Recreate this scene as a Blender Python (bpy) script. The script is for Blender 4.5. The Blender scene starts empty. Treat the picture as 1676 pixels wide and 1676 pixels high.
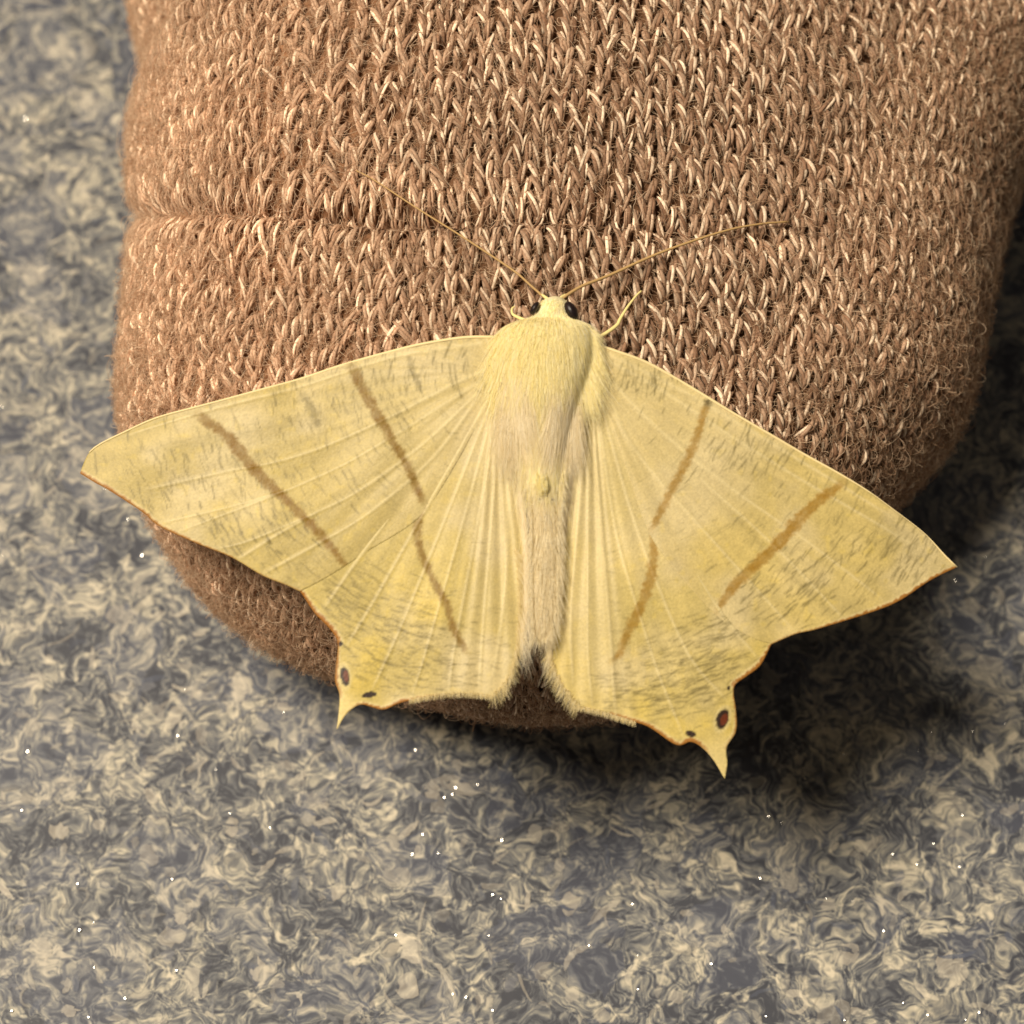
import bpy, math
import numpy as np

rng = np.random.default_rng(7)
scene = bpy.context.scene
col = scene.collection
MM = 0.001                      # everything below is laid out in millimetres

# ------------------------------------------------------------------ camera
ELEV = math.radians(65.0)
DIST = 200.0
TANH = 0.153
ZM = 26.0                       # height of the moth's back above the floor at the middle of the frame
FWD = np.array([0, math.cos(ELEV), -math.sin(ELEV)])
RGT = np.array([1.0, 0, 0])
UPV = np.array([0, math.sin(ELEV), math.cos(ELEV)])
CAM = np.array([0, 0, ZM]) - DIST * FWD
cd = bpy.data.cameras.new('camera')
cam = bpy.data.objects.new('camera', cd)
col.objects.link(cam)
cam.location = CAM * MM
cam.rotation_euler = (math.pi / 2 - ELEV, 0, 0)
cd.sensor_width = 36.0
cd.lens = 18.0 / TANH
cd.clip_start = 0.005
cd.clip_end = 10.0
cd.dof.use_dof = True
cd.dof.focus_distance = 0.206
cd.dof.aperture_fstop = 42.0
scene.camera = cam

# ------------------------------------------------------------------ light
w = bpy.data.worlds.new('World')
scene.world = w
w.use_nodes = True
bg = w.node_tree.nodes['Background']
bg.inputs[0].default_value = (1.0, 0.86, 0.68, 1)
bg.inputs[1].default_value = 0.09

LDIR = np.array([-0.47, 0.03, 1.0])
LDIR = LDIR / np.linalg.norm(LDIR)
ld = bpy.data.lights.new('room_lamp', 'AREA')
ld.shape = 'DISK'
ld.size = 0.48
ld.energy = 24.5
ld.color = (1.0, 0.865, 0.67)
lamp = bpy.data.objects.new('room_lamp', ld)
col.objects.link(lamp)
lamp.location = LDIR * 1.2
from mathutils import Vector
lamp.rotation_euler = Vector(LDIR).to_track_quat('Z', 'Y').to_euler()

scene.view_settings.view_transform = 'Standard'
scene.view_settings.look = 'None'
scene.view_settings.exposure = 0.0
scene.view_settings.gamma = 1.0
scene.render.engine = 'CYCLES'
scene.cycles.use_denoising = True
scene.cycles.max_bounces = 10
scene.cycles.diffuse_bounces = 6
scene.cycles.transparent_max_bounces = 8


# ------------------------------------------------------------------ helpers
def ray(p):
    p = np.asarray(p, float)
    dx = (p[..., 0] - 838) / 838 * TANH
    dy = (838 - p[..., 1]) / 838 * TANH
    return FWD + dx[..., None] * RGT + dy[..., None] * UPV


def to_plane(p, z):
    d = ray(p)
    t = (z - CAM[2]) / d[..., 2]
    return CAM + t[..., None] * d


def to_surface(p, zf, extra=0.0):
    """where the line of sight through p meets the surface z = zf(x, y) + extra"""
    d = ray(p)
    P = to_plane(p, ZM)
    for _ in range(25):
        z = zf(P[..., 0], P[..., 1]) + extra
        t = (z - CAM[2]) / d[..., 2]
        P = CAM + t[..., None] * d
    return P


def to_px(P):
    q = P - CAM
    dep = q @ FWD
    return np.stack([838 + (q @ RGT) / dep / TANH * 838, 838 - (q @ UPV) / dep / TANH * 838], -1)


def spline(pts, n, closed=False):
    """Catmull-Rom through pts, n samples evenly by length"""
    p = np.asarray(pts, float)
    q = np.vstack([p[-1], p, p[0], p[1]]) if closed else np.vstack([2 * p[0] - p[1], p, 2 * p[-1] - p[-2]])
    out = []
    m = len(q) - 3
    for i in range(m):
        a, b, c, d = q[i:i + 4]
        t = np.linspace(0, 1, 24, endpoint=False)[:, None]
        out.append(0.5 * ((2 * b) + (c - a) * t + (2 * a - 5 * b + 4 * c - d) * t ** 2 + (3 * b - a - 3 * c + d) * t ** 3))
    out = np.vstack(out + [q[-2][None]])
    s = np.r_[0, np.cumsum(np.linalg.norm(np.diff(out, axis=0), axis=1))]
    tt = np.linspace(0, s[-1], n, endpoint=not closed)
    return np.stack([np.interp(tt, s, out[:, k]) for k in range(p.shape[1])], -1)


def inside(P, poly):
    x, y = P[:, 0], P[:, 1]
    r = np.zeros(len(P), bool)
    a = poly
    b = np.roll(poly, -1, 0)
    for (x1, y1), (x2, y2) in zip(a, b):
        if y1 == y2:
            continue
        c = (y1 > y) != (y2 > y)
        r ^= c & (x < (x2 - x1) * (y - y1) / (y2 - y1) + x1)
    return r


def nearest(P, poly, closed=True):
    """nearest point on a polyline: point, distance, position along it 0..1"""
    a = poly if closed else poly[:-1]
    b = np.roll(poly, -1, 0) if closed else poly[1:]
    best = np.full(len(P), 1e18)
    bp = np.zeros((len(P), 2))
    bt = np.zeros(len(P))
    seg = np.linalg.norm(b - a, axis=1)
    cum = np.r_[0, np.cumsum(seg)]
    for k in range(len(a)):
        d = b[k] - a[k]
        L = d @ d
        if L < 1e-12:
            continue
        t = np.clip(((P - a[k]) @ d) / L, 0, 1)
        q = a[k] + t[:, None] * d
        e = ((P - q) ** 2).sum(1)
        m = e < best
        best[m] = e[m]
        bp[m] = q[m]
        bt[m] = (cum[k] + t[m] * seg[k]) / cum[-1]
    return bp, np.sqrt(best), bt


def vnoise(x, y, seed=0):
    """smooth value noise in 0..1"""
    r = np.random.default_rng(seed).random((64, 64))
    xi = np.floor(x).astype(int)
    yi = np.floor(y).astype(int)
    fx = x - xi
    fy = y - yi
    fx = fx * fx * (3 - 2 * fx)
    fy = fy * fy * (3 - 2 * fy)
    g = lambda i, j: r[(xi + i) % 64, (yi + j) % 64]
    return (g(0, 0) * (1 - fx) + g(1, 0) * fx) * (1 - fy) + (g(0, 1) * (1 - fx) + g(1, 1) * fx) * fy


def fbm(x, y, seed=0, o=4):
    s = 0
    a = 0.5
    for k in range(o):
        s = s + a * vnoise(x * 2 ** k, y * 2 ** k, seed + k)
        a *= 0.5
    return s / (1 - 0.5 ** o)


def make_mesh(name, V, F, mat, parent=None, C=None, smooth=True):
    V = np.ascontiguousarray(np.asarray(V, np.float64) * MM, dtype=np.float32)
    F = np.ascontiguousarray(F, dtype=np.int32)
    k = F.shape[1]
    me = bpy.data.meshes.new(name)
    me.vertices.add(len(V))
    me.vertices.foreach_set('co', V.ravel())
    me.loops.add(F.size)
    me.loops.foreach_set('vertex_index', F.ravel())
    me.polygons.add(len(F))
    me.polygons.foreach_set('loop_start', np.arange(0, F.size, k, dtype=np.int32))
    me.update(calc_edges=True)
    me.validate()
    if C is not None:
        at = me.attributes.new('tint', 'FLOAT_COLOR', 'POINT')
        c4 = np.ones((len(V), 4), np.float32)
        c4[:, :C.shape[1]] = C
        at.data.foreach_set('color', c4.ravel())
    if smooth:
        me.shade_smooth()
    me.materials.append(mat)
    o = bpy.data.objects.new(name, me)
    col.objects.link(o)
    if parent is not None:
        o.parent = parent
    return o


def make_hair(name, P, R, mat, parent=None):
    """P: (n, k, 3) strand points in mm, R: (n, k) radii in mm"""
    n, k = P.shape[:2]
    cu = bpy.data.hair_curves.new(name)
    cu.add_curves([k] * n)
    cu.attributes['position'].data.foreach_set('vector', np.ascontiguousarray(P * MM, dtype=np.float32).ravel())
    ra = cu.attributes.get('radius') or cu.attributes.new('radius', 'FLOAT', 'POINT')
    ra.data.foreach_set('value', np.ascontiguousarray(R * MM, dtype=np.float32).ravel())
    cu.materials.append(mat)
    o = bpy.data.objects.new(name, cu)
    col.objects.link(o)
    if parent is not None:
        o.parent = parent
    return o


def tube(path, rad, sides=8):
    """closed tapered tube along a 3-D path"""
    path = np.asarray(path, float)
    n = len(path)
    rad = np.broadcast_to(rad, (n,))
    T = np.gradient(path, axis=0)
    T /= np.linalg.norm(T, axis=1)[:, None]
    ref = np.array([0.13, 0.31, 0.94])
    A = np.cross(T, ref)
    A /= np.linalg.norm(A, axis=1)[:, None]
    B = np.cross(T, A)
    an = np.linspace(0, 2 * math.pi, sides, endpoint=False)
    V = path[:, None] + rad[:, None, None] * (np.cos(an)[None, :, None] * A[:, None] + np.sin(an)[None, :, None] * B[:, None])
    V = V.reshape(-1, 3)
    F = []
    for i in range(n - 1):
        for j in range(sides):
            j2 = (j + 1) % sides
            F.append((i * sides + j, i * sides + j2, (i + 1) * sides + j2, (i + 1) * sides + j))
    V = np.vstack([V, path[0], path[-1]])
    for j in range(sides):
        j2 = (j + 1) % sides
        F.append((n * sides, n * sides, j2, j))
        F.append((n * sides + 1, n * sides + 1, (n - 1) * sides + j, (n - 1) * sides + j2))
    return V, np.array(F)


def make_tube(name, path, rad, mat, parent, sides=8, C=None):
    V, F = tube(path, rad, sides)
    quads = F[F[:, 0] != F[:, 1]]
    tris = F[F[:, 0] == F[:, 1]][:, 1:]
    me = bpy.data.meshes.new(name)
    me.from_pydata((V * MM).tolist(), [], quads.tolist() + tris.tolist())
    me.shade_smooth()
    me.materials.append(mat)
    o = bpy.data.objects.new(name, me)
    col.objects.link(o)
    o.parent = parent
    return o


def new_mat(name):
    m = bpy.data.materials.new(name)
    m.use_nodes = True
    nt = m.node_tree
    return m, nt, nt.nodes['Principled BSDF'], nt.nodes['Material Output']


def node(nt, kind, **kw):
    n = nt.nodes.new(kind)
    for k, v in kw.items():
        setattr(n, k, v)
    return n


def math_node(nt, op, a, b=None, c=None):
    n = node(nt, 'ShaderNodeMath', operation=op)
    for i, v in enumerate((a, b, c)):
        if v is None:
            continue
        if isinstance(v, (int, float)):
            n.inputs[i].default_value = v
        else:
            nt.links.new(v, n.inputs[i])
    return n.outputs[0]


def ramp(nt, fac, stops, interp='LINEAR'):
    n = node(nt, 'ShaderNodeValToRGB')
    n.color_ramp.interpolation = interp
    e = n.color_ramp.elements
    while len(e) < len(stops):
        e.new(0.5)
    for el, (p, c) in zip(e, stops):
        el.position = p
        el.color = (*c, 1)
    nt.links.new(fac, n.inputs[0])
    return n.outputs[0]


def mix_rgb(nt, fac, a, b, blend='MIX'):
    n = node(nt, 'ShaderNodeMix', data_type='RGBA', blend_type=blend)
    for sock, v in ((n.inputs[0], fac), (n.inputs[6], a), (n.inputs[7], b)):
        if isinstance(v, (int, float)):
            sock.default_value = v
        elif isinstance(v, tuple):
            sock.default_value = (*v, 1)
        else:
            nt.links.new(v, sock)
    return n.outputs[2]


# ------------------------------------------------------------------ materials
def floor_material():
    m, nt, b, out = new_mat('speckled_vinyl')
    tc = node(nt, 'ShaderNodeTexCoord')
    mp = node(nt, 'ShaderNodeMapping')
    mp.inputs['Scale'].default_value = (820, 820, 820)
    nt.links.new(tc.outputs['Object'], mp.inputs[0])
    P = mp.outputs[0]

    def noise(vec, scale, detail=2.0, dist=0.0, rough=0.5):
        n = node(nt, 'ShaderNodeTexNoise')
        n.inputs['Scale'].default_value = scale
        n.inputs['Detail'].default_value = detail
        n.inputs['Roughness'].default_value = rough
        n.inputs['Distortion'].default_value = dist
        nt.links.new(vec, n.inputs['Vector'])
        return n

    def warp(vec, scale, amount, detail=2.0):
        n = noise(vec, scale, detail)
        s = node(nt, 'ShaderNodeVectorMath', operation='SUBTRACT')
        nt.links.new(n.outputs['Color'], s.inputs[0])
        s.inputs[1].default_value = (.5, .5, .5)
        k = node(nt, 'ShaderNodeVectorMath', operation='SCALE')
        nt.links.new(s.outputs[0], k.inputs[0])
        k.inputs['Scale'].default_value = amount
        a = node(nt, 'ShaderNodeVectorMath', operation='ADD')
        nt.links.new(vec, a.inputs[0])
        nt.links.new(k.outputs[0], a.inputs[1])
        return a.outputs[0]

    def chips(vec, scale, sx, sy, seed):
        """warped cells, each with streaks running its own way: (cell colour, streak)"""
        vo = node(nt, 'ShaderNodeTexVoronoi', feature='SMOOTH_F1')
        vo.inputs['Scale'].default_value = scale
        vo.inputs['Smoothness'].default_value = 0.10
        nt.links.new(vec, vo.inputs['Vector'])
        sep = node(nt, 'ShaderNodeSeparateColor')
        nt.links.new(vo.outputs['Color'], sep.inputs[0])
        ro = node(nt, 'ShaderNodeVectorRotate', rotation_type='Z_AXIS')
        nt.links.new(vec, ro.inputs['Vector'])
        nt.links.new(math_node(nt, 'MULTIPLY', sep.outputs[1], 6.283), ro.inputs['Angle'])
        mm = node(nt, 'ShaderNodeMapping')
        mm.inputs['Scale'].default_value = (sx, sy, 1)
        mm.inputs['Location'].default_value = (seed, seed * .7, seed * .3)
        nt.links.new(ro.outputs[0], mm.inputs[0])
        n = noise(mm.outputs[0], 1.0, 3.0, 0.5, 0.55)
        return sep, n.outputs[0]

    p1 = warp(P, 0.34, 4.4, 2.0)
    p2 = warp(p1, 1.1, 1.0, 1.0)
    big, st1 = chips(p2, 0.30, 0.42, 1.7, 3.0)
    sml, st2 = chips(p2, 0.70, 0.72, 2.9, 11.0)
    # tangled contour strokes, two families
    ca = noise(p1, 0.42, 1.5, 0.8)
    sa = math_node(nt, 'SINE', math_node(nt, 'MULTIPLY', ca.outputs[0], 52.0))
    cb = noise(p2, 0.68, 1.0, 0.5)
    sb = math_node(nt, 'SINE', math_node(nt, 'MULTIPLY', cb.outputs[0], 34.0))
    n2 = noise(p1, 1.3, 3.0, 0.4)
    n3 = noise(P, 7.0, 2.0)
    lowf = noise(P, 0.16, 2.0)
    t = math_node(nt, 'MULTIPLY', big.outputs[0], 0.10)
    for src, k in ((sml.outputs[0], 0.14), (st1, 0.62), (st2, 0.55), (sa, 0.055), (sb, 0.050), (n2.outputs[0], 0.28), (n3.outputs[0], 0.07), (lowf.outputs[0], 0.22)):
        t = math_node(nt, 'ADD', t, math_node(nt, 'MULTIPLY', src, k))
    t = math_node(nt, 'MULTIPLY_ADD', math_node(nt, 'SUBTRACT', t, 1.035), 1.70, 0.44)
    base = ramp(nt, t, [(0.12, (0.040, 0.044, 0.060)), (0.30, (0.100, 0.106, 0.122)), (0.45, (0.195, 0.194, 0.186)),
                        (0.58, (0.33, 0.312, 0.262)), (0.80, (0.56, 0.505, 0.40))])
    blue = math_node(nt, 'MULTIPLY', math_node(nt, 'GREATER_THAN', big.outputs[2], 0.70), 0.22)
    c = mix_rgb(nt, blue, base, (0.105, 0.12, 0.18))
    at = node(nt, 'ShaderNodeAttribute', attribute_name='tint')      # the pressed-in chips carry their own colour
    k = math_node(nt, 'MULTIPLY', at.outputs['Alpha'], math_node(nt, 'MULTIPLY_ADD', n2.outputs[0], 1.1, 0.12))
    c = mix_rgb(nt, k, c, at.outputs['Color'])
    nt.links.new(c, b.inputs['Base Color'])
    b.inputs['Roughness'].default_value = 0.48
    b.inputs['Specular IOR Level'].default_value = 0.35
    bp = node(nt, 'ShaderNodeBump')
    bp.inputs['Strength'].default_value = 0.12
    bp.inputs['Distance'].default_value = 0.0002
    nt.links.new(n2.outputs[0], bp.inputs['Height'])
    nt.links.new(bp.outputs[0], b.inputs['Normal'])
    return m


def attr_material(name, rough, spec=0.3, grain=None, sheen=0.0, bump=None, trans=0.0):
    m, nt, b, out = new_mat(name)
    a = node(nt, 'ShaderNodeAttribute', attribute_name='tint')
    c = a.outputs['Color']
    tc = node(nt, 'ShaderNodeTexCoord')
    if grain:
        sc, lo, hi = grain
        n = node(nt, 'ShaderNodeTexNoise')
        n.inputs['Scale'].default_value = sc
        n.inputs['Detail'].default_value = 3
        nt.links.new(tc.outputs['Object'], n.inputs['Vector'])
        g = ramp(nt, n.outputs[0], [(0.3, (lo,) * 3), (0.7, (hi,) * 3)])
        c = mix_rgb(nt, 1.0, c, g, 'MULTIPLY')
    nt.links.new(c, b.inputs['Base Color'])
    b.inputs['Roughness'].default_value = rough
    b.inputs['Specular IOR Level'].default_value = spec
    if sheen:
        b.inputs['Sheen Weight'].default_value = sheen
        b.inputs['Sheen Roughness'].default_value = 0.4
        b.inputs['Sheen Tint'].default_value = (1, .85, .7, 1)
    if bump:
        sc, st, di = bump
        n = node(nt, 'ShaderNodeTexNoise')
        n.inputs['Scale'].default_value = sc
        n.inputs['Detail'].default_value = 3
        nt.links.new(tc.outputs['Object'], n.inputs['Vector'])
        bp = node(nt, 'ShaderNodeBump')
        bp.inputs['Strength'].default_value = st
        bp.inputs['Distance'].default_value = di
        nt.links.new(n.outputs[0], bp.inputs['Height'])
        nt.links.new(bp.outputs[0], b.inputs['Normal'])
    if trans:
        tr = node(nt, 'ShaderNodeBsdfTranslucent')
        nt.links.new(c, tr.inputs[0])
        mx = node(nt, 'ShaderNodeMixShader')
        mx.inputs[0].default_value = trans
        nt.links.new(b.outputs[0], mx.inputs[1])
        nt.links.new(tr.outputs[0], mx.inputs[2])
        nt.links.new(mx.outputs[0], out.inputs[0])
    return m


def plain(name, c, rough=0.5, spec=0.4, metallic=0.0):
    m, nt, b, out = new_mat(name)
    b.inputs['Base Color'].default_value = (*c, 1)
    b.inputs['Roughness'].default_value = rough
    b.inputs['Specular IOR Level'].default_value = spec
    b.inputs['Metallic'].default_value = metallic
    return m


def hair_material(name, stops, rough=0.6, trans=0.25):
    m, nt, b, out = new_mat(name)
    h = node(nt, 'ShaderNodeHairInfo')
    c = ramp(nt, h.outputs['Random'], stops)
    nt.links.new(c, b.inputs['Base Color'])
    b.inputs['Roughness'].default_value = rough
    b.inputs['Specular IOR Level'].default_value = 0.25
    tr = node(nt, 'ShaderNodeBsdfTranslucent')
    nt.links.new(c, tr.inputs[0])
    mx = node(nt, 'ShaderNodeMixShader')
    mx.inputs[0].default_value = trans
    nt.links.new(b.outputs[0], mx.inputs[1])
    nt.links.new(tr.outputs[0], mx.inputs[2])
    nt.links.new(mx.outputs[0], out.inputs[0])
    return m


M_FLOOR = floor_material()
M_YARN = attr_material('marled_yarn', 0.68, 0.25, grain=(9000, 0.66, 1.12), sheen=0.2)
M_BASE = attr_material('sock_backing', 0.9, 0.1, grain=(3500, 0.6, 1.2))
M_WING = attr_material('wing_scales', 0.46, 0.32, sheen=.08, grain=(7000, 0.88, 1.07), bump=(6000, 0.35, 0.00006), trans=0.28)
M_BODY = attr_material('body_scales', 0.75, 0.15, grain=(5000, 0.85, 1.08))
M_EYE = plain('compound_eye', (0.012, 0.007, 0.008), 0.38, 0.35)
M_ANT = plain('antenna_tan', (0.46, 0.30, 0.13), 0.6, 0.25)
M_LEG = plain('leg_cream', (0.80, 0.68, 0.30), 0.6, 0.25)
M_FLAKE = plain('mica_flake', (0.95, 0.93, 0.88), 0.26, 0.8, metallic=1.0)
M_FUZZ = hair_material('wool_fuzz', [(0.0, (0.28, 0.155, 0.09)), (0.5, (0.50, 0.32, 0.20)), (1.0, (0.88, 0.69, 0.50))], trans=.35)
M_FUZZ_LIT = hair_material('wool_fuzz_lit', [(0.0, (0.46, 0.29, 0.185)), (0.5, (0.72, 0.51, 0.35)), (1.0, (0.95, 0.78, 0.60))], trans=.5)  # lit copy of the wool fuzz, brightness painted into its colour
M_FUR = hair_material('moth_fur_yellow', [(0.0, (0.95, 0.86, 0.48)), (0.6, (0.98, 0.93, 0.64)), (1.0, (1.0, 0.97, 0.82))], trans=.45)
M_FURG = hair_material('moth_fur_cream', [(0.0, (0.86, 0.77, 0.55)), (0.6, (0.93, 0.86, 0.68)), (1.0, (0.98, 0.94, 0.82))], trans=.45)

M_FURA = hair_material('moth_fur_grey', [(0.0, (0.76, 0.68, 0.48)), (0.6, (0.88, 0.81, 0.62)), (1.0, (0.96, 0.91, 0.76))], trans=.4)
M_FRINGE = hair_material('moth_fringe', [(0.0, (0.62, 0.51, 0.24)), (0.6, (0.80, 0.69, 0.40)), (1.0, (0.90, 0.82, 0.58))], trans=.4)
# ------------------------------------------------------------------ floor
FL = 320.0
fv = np.array([(-FL, -FL, 0), (FL, -FL, 0), (FL, FL, 0), (-FL, FL, 0)], float)
floor = make_mesh('floor', fv, np.array([[0, 1, 2, 3]]), M_FLOOR, C=np.zeros((4, 4)), smooth=False)
floor['kind'] = 'structure'
floor['label'] = 'blue grey vinyl floor with beige chips and tiny glints'

# curled flakes pressed into the vinyl, each a thin ribbon or scrap at its own level
fr = np.random.default_rng(17)
CV, CF, CC = [], [], []
NCH = 3600
cx_ = fr.uniform(-44, 44, NCH)
cy_ = fr.uniform(-30, 62, NCH)
pal = [((0.56, 0.505, 0.41), .30), ((0.42, 0.385, 0.32), .16), ((0.15, 0.155, 0.18), .18), ((0.040, 0.044, 0.066), .25), ((0.085, 0.10, 0.15), .11)]
pick = fr.choice(len(pal), NCH, p=[q[1] for q in pal])
for k in range(NCH):
    z = 0.004 + k * 8e-6
    colr = np.array(pal[pick[k]][0]) * fr.uniform(.85, 1.15)
    al = fr.uniform(.25, .70)
    rib = fr.random() < .62
    L = fr.gamma(3.0, .48) + .40 if rib else fr.gamma(3.0, .30) + .30
    W = fr.uniform(.08, .24) if rib else L * fr.uniform(.18, .40)
    cv = fr.normal(0, 1.6) if rib else fr.normal(0, .6)
    a0 = fr.uniform(0, 2 * math.pi)
    N = 8
    t = np.linspace(-.5, .5, N)
    th_ = a0 + cv * t + (fr.normal(0, .9) * t ** 2 if rib else 0)
    px_ = cx_[k] + np.cumsum(np.cos(th_)) * L / N
    py_ = cy_[k] + np.cumsum(np.sin(th_)) * L / N
    ww = W * np.sqrt(np.clip(1 - (2 * t) ** 2 * .97, 0, 1)) * (1 + fr.normal(0, .22, N))
    wl = W * np.sqrt(np.clip(1 - (2 * t) ** 2 * .97, 0, 1)) * (1 + fr.normal(0, .22, N))
    nx_, ny_ = -np.sin(th_), np.cos(th_)
    b0 = k * 2 * N
    CV.append(np.stack([px_ + nx_ * ww, py_ + ny_ * ww, np.full(N, z)], -1))
    CV.append(np.stack([px_ - nx_ * wl, py_ - ny_ * wl, np.full(N, z)], -1))
    CC.append(np.tile(np.r_[colr, al], (2 * N, 1)))
    i_ = np.arange(N - 1)
    CF.append(np.stack([b0 + N + i_, b0 + N + i_ + 1, b0 + i_ + 1, b0 + i_], -1))
o = make_mesh('vinyl_chips', np.vstack(CV), np.vstack(CF), M_FLOOR, floor, C=np.vstack(CC), smooth=False)
o['kind'] = 'stuff'

# ------------------------------------------------------------------ sock: the shape the cloth is pulled over
ZE = 12.5
RE = 9.5
OUT = [(200, -560), (190, -300), (180, -100), (178, 20), (205, 130), (234, 230), (230, 330), (229, 450), (219, 570), (212, 670), (232, 772), (280, 868),
       (360, 968), (468, 1040), (594, 1086), (730, 1122), (860, 1144), (1000, 1136), (1125, 1094), (1245, 1008), (1368, 900),
       (1478, 785), (1562, 680), (1594, 560), (1616, 440), (1646, 330), (1692, 215), (1740, 100), (1800, -100), (1840, -300), (1870, -560)]
outl = spline(to_plane(np.array(OUT, float), ZE)[:, :2], 260)


def ztop(x, y):
    """height of the cloth's upper side"""
    z = 25.1 + 0.25 * y - 0.0098 * (x + 2.0) ** 2
    yy = np.clip(y - 14.0, 0, None)
    z = z - 0.008 * yy ** 2 * (yy < 16) - np.where(yy >= 16, 0.008 * 256 + 0.256 * (yy - 16), 0) + 0.06 * yy
    # soft dents
    z = z + 0.9 * (fbm(x * 0.09 + 7, y * 0.09 + 3, 21, 2) - 0.5)
    return z


# core = the outline drawn in by the edge radius
tang = np.gradient(outl, axis=0)
tang /= np.linalg.norm(tang, axis=1)[:, None]
nrm = np.stack([-tang[:, 1], tang[:, 0]], -1)
cen = np.array([0.0, 12.0])
nrm *= np.sign(((cen - outl) * nrm).sum(1))[:, None]
core = outl + nrm * RE
GU = np.arange(-52, 58, 0.4)
GV = np.arange(-36, 62, 0.4)
uu, vv = np.meshgrid(GU, GV, indexing='ij')
Q = np.stack([uu.ravel(), vv.ravel()], -1)
ins = inside(Q, core)
cp, dist, _ = nearest(Q, core, closed=False)
a = np.where(ins, 0, dist)
base = np.where(ins[:, None], Q, cp)
n2 = np.where(a[:, None] > 1e-9, (Q - base) / np.maximum(a, 1e-9)[:, None], 0)
zt = ztop(base[:, 0], base[:, 1])
B = zt - ZE
Lq = math.pi / 2 * np.sqrt((RE ** 2 + B ** 2) / 2)
th = np.minimum(a / Lq * math.pi / 2, math.radians(165))
PX = np.empty((len(Q), 3))
PX[:, :2] = base + n2 * (RE * np.sin(th))[:, None]
PX[:, 2] = np.where(th < math.pi / 2, ZE + B * np.cos(th), ZE + (ZE - 0.5) * np.cos(th))
PX = PX.reshape(len(GU), len(GV), 3)
for _ in range(10):
    PX[1:-1, 1:-1] = 0.5 * PX[1:-1, 1:-1] + 0.125 * (PX[2:, 1:-1] + PX[:-2, 1:-1] + PX[1:-1, 2:] + PX[1:-1, :-2])
NX = np.cross(np.gradient(PX, axis=0), np.gradient(PX, axis=1))
NX /= np.linalg.norm(NX, axis=2)[..., None] + 1e-12
gp = to_px(PX.reshape(-1, 3)).reshape(len(GU), len(GV), 2)
gx_, gy_ = gp[..., 0], gp[..., 1]
# cross furrow behind the toes, deepest at the lit side, and the drop behind the rounded corner
fy = 352 + 0.035 * (gx_ - 230) + 7 * np.sin(gx_ * 0.012)
dep = 0.95 / (1 + np.exp((gx_ - 900) / 130)) + 0.30
drop = dep * np.exp(-((gy_ - fy) / 18) ** 2)
fy2 = 225 + 18 * np.sin(gx_ * 0.006 + 1) + 0.05 * (gx_ - 900)
drop += 0.45 * np.exp(-((gy_ - fy2) / 20) ** 2) / (1 + np.exp(-(gx_ - 760) / 70))
drop += 0.30 * np.exp(-((gy_ - 470 - 0.03 * gx_) / 22) ** 2) / (1 + np.exp(-(gx_ - 900) / 90))
ell = np.hypot((gx_ - 420) / 185, (gy_ - 200) / 230) - 1
drop += 2.2 * np.clip(ell / 0.16, 0, 1) ** 2 * (3 - 2 * np.clip(ell / 0.16, 0, 1)) * (gy_ < 215) * np.clip((215 - gy_) / 60, 0, 1) * np.clip((430 - gx_) / 60, 0, 1)
drop *= 1 / (1 + np.exp((gx_ - 1380) / 50))
PX -= NX * drop[..., None]
for _ in range(2):
    PX[1:-1, 1:-1] = 0.5 * PX[1:-1, 1:-1] + 0.125 * (PX[2:, 1:-1] + PX[:-2, 1:-1] + PX[1:-1, 2:] + PX[1:-1, :-2])
NX = np.cross(np.gradient(PX, axis=0), np.gradient(PX, axis=1))
NX /= np.linalg.norm(NX, axis=2)[..., None] + 1e-12
TH = th.reshape(len(GU), len(GV))
DONE = TH < math.radians(160)


def on_sock(u, v, h):
    """flat cloth coordinates + height above the cloth -> place in the scene"""
    fu = np.clip((u - GU[0]) / 0.4, 0, len(GU) - 1.001)
    fv_ = np.clip((v - GV[0]) / 0.4, 0, len(GV) - 1.001)
    i = fu.astype(int)
    j = fv_.astype(int)
    x = (fu - i)[..., None]
    y = (fv_ - j)[..., None]
    L = lambda G: (G[i, j] * (1 - x) + G[i + 1, j] * x) * (1 - y) + (G[i, j + 1] * (1 - x) + G[i + 1, j + 1] * x) * y
    n = L(NX)
    n /= np.linalg.norm(n, axis=-1)[..., None] + 1e-12
    return L(PX) + n * np.asarray(h)[..., None], n


sock = bpy.data.objects.new('sock', None)
col.objects.link(sock)
sock['label'] = 'fuzzy brown marled knit sock over a foot, resting on the vinyl floor'
sock['category'] = 'sock'

# backing cloth
nu, nv = len(GU), len(GV)
idx = np.arange(nu * nv).reshape(nu, nv)
ok = DONE[:-1, :-1] & DONE[1:, :-1] & DONE[1:, 1:] & DONE[:-1, 1:]
F = np.stack([idx[:-1, :-1][ok], idx[1:, :-1][ok], idx[1:, 1:][ok], idx[:-1, 1:][ok]], -1)
used = np.unique(F)
rem = np.full(nu * nv, -1)
rem[used] = np.arange(len(used))
Cb = np.tile(np.array([0.15, 0.078, 0.042]), (len(used), 1)) * (1 + 1.6 / (1 + np.exp((gp.reshape(-1, 2)[used, 0] - 560) / 110)))[:, None]  # lighter to the left: lamp-side brightness painted into the cloth
make_mesh('knit_backing', PX.reshape(-1, 3)[used], rem[F], M_BASE, sock, C=Cb)

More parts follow.
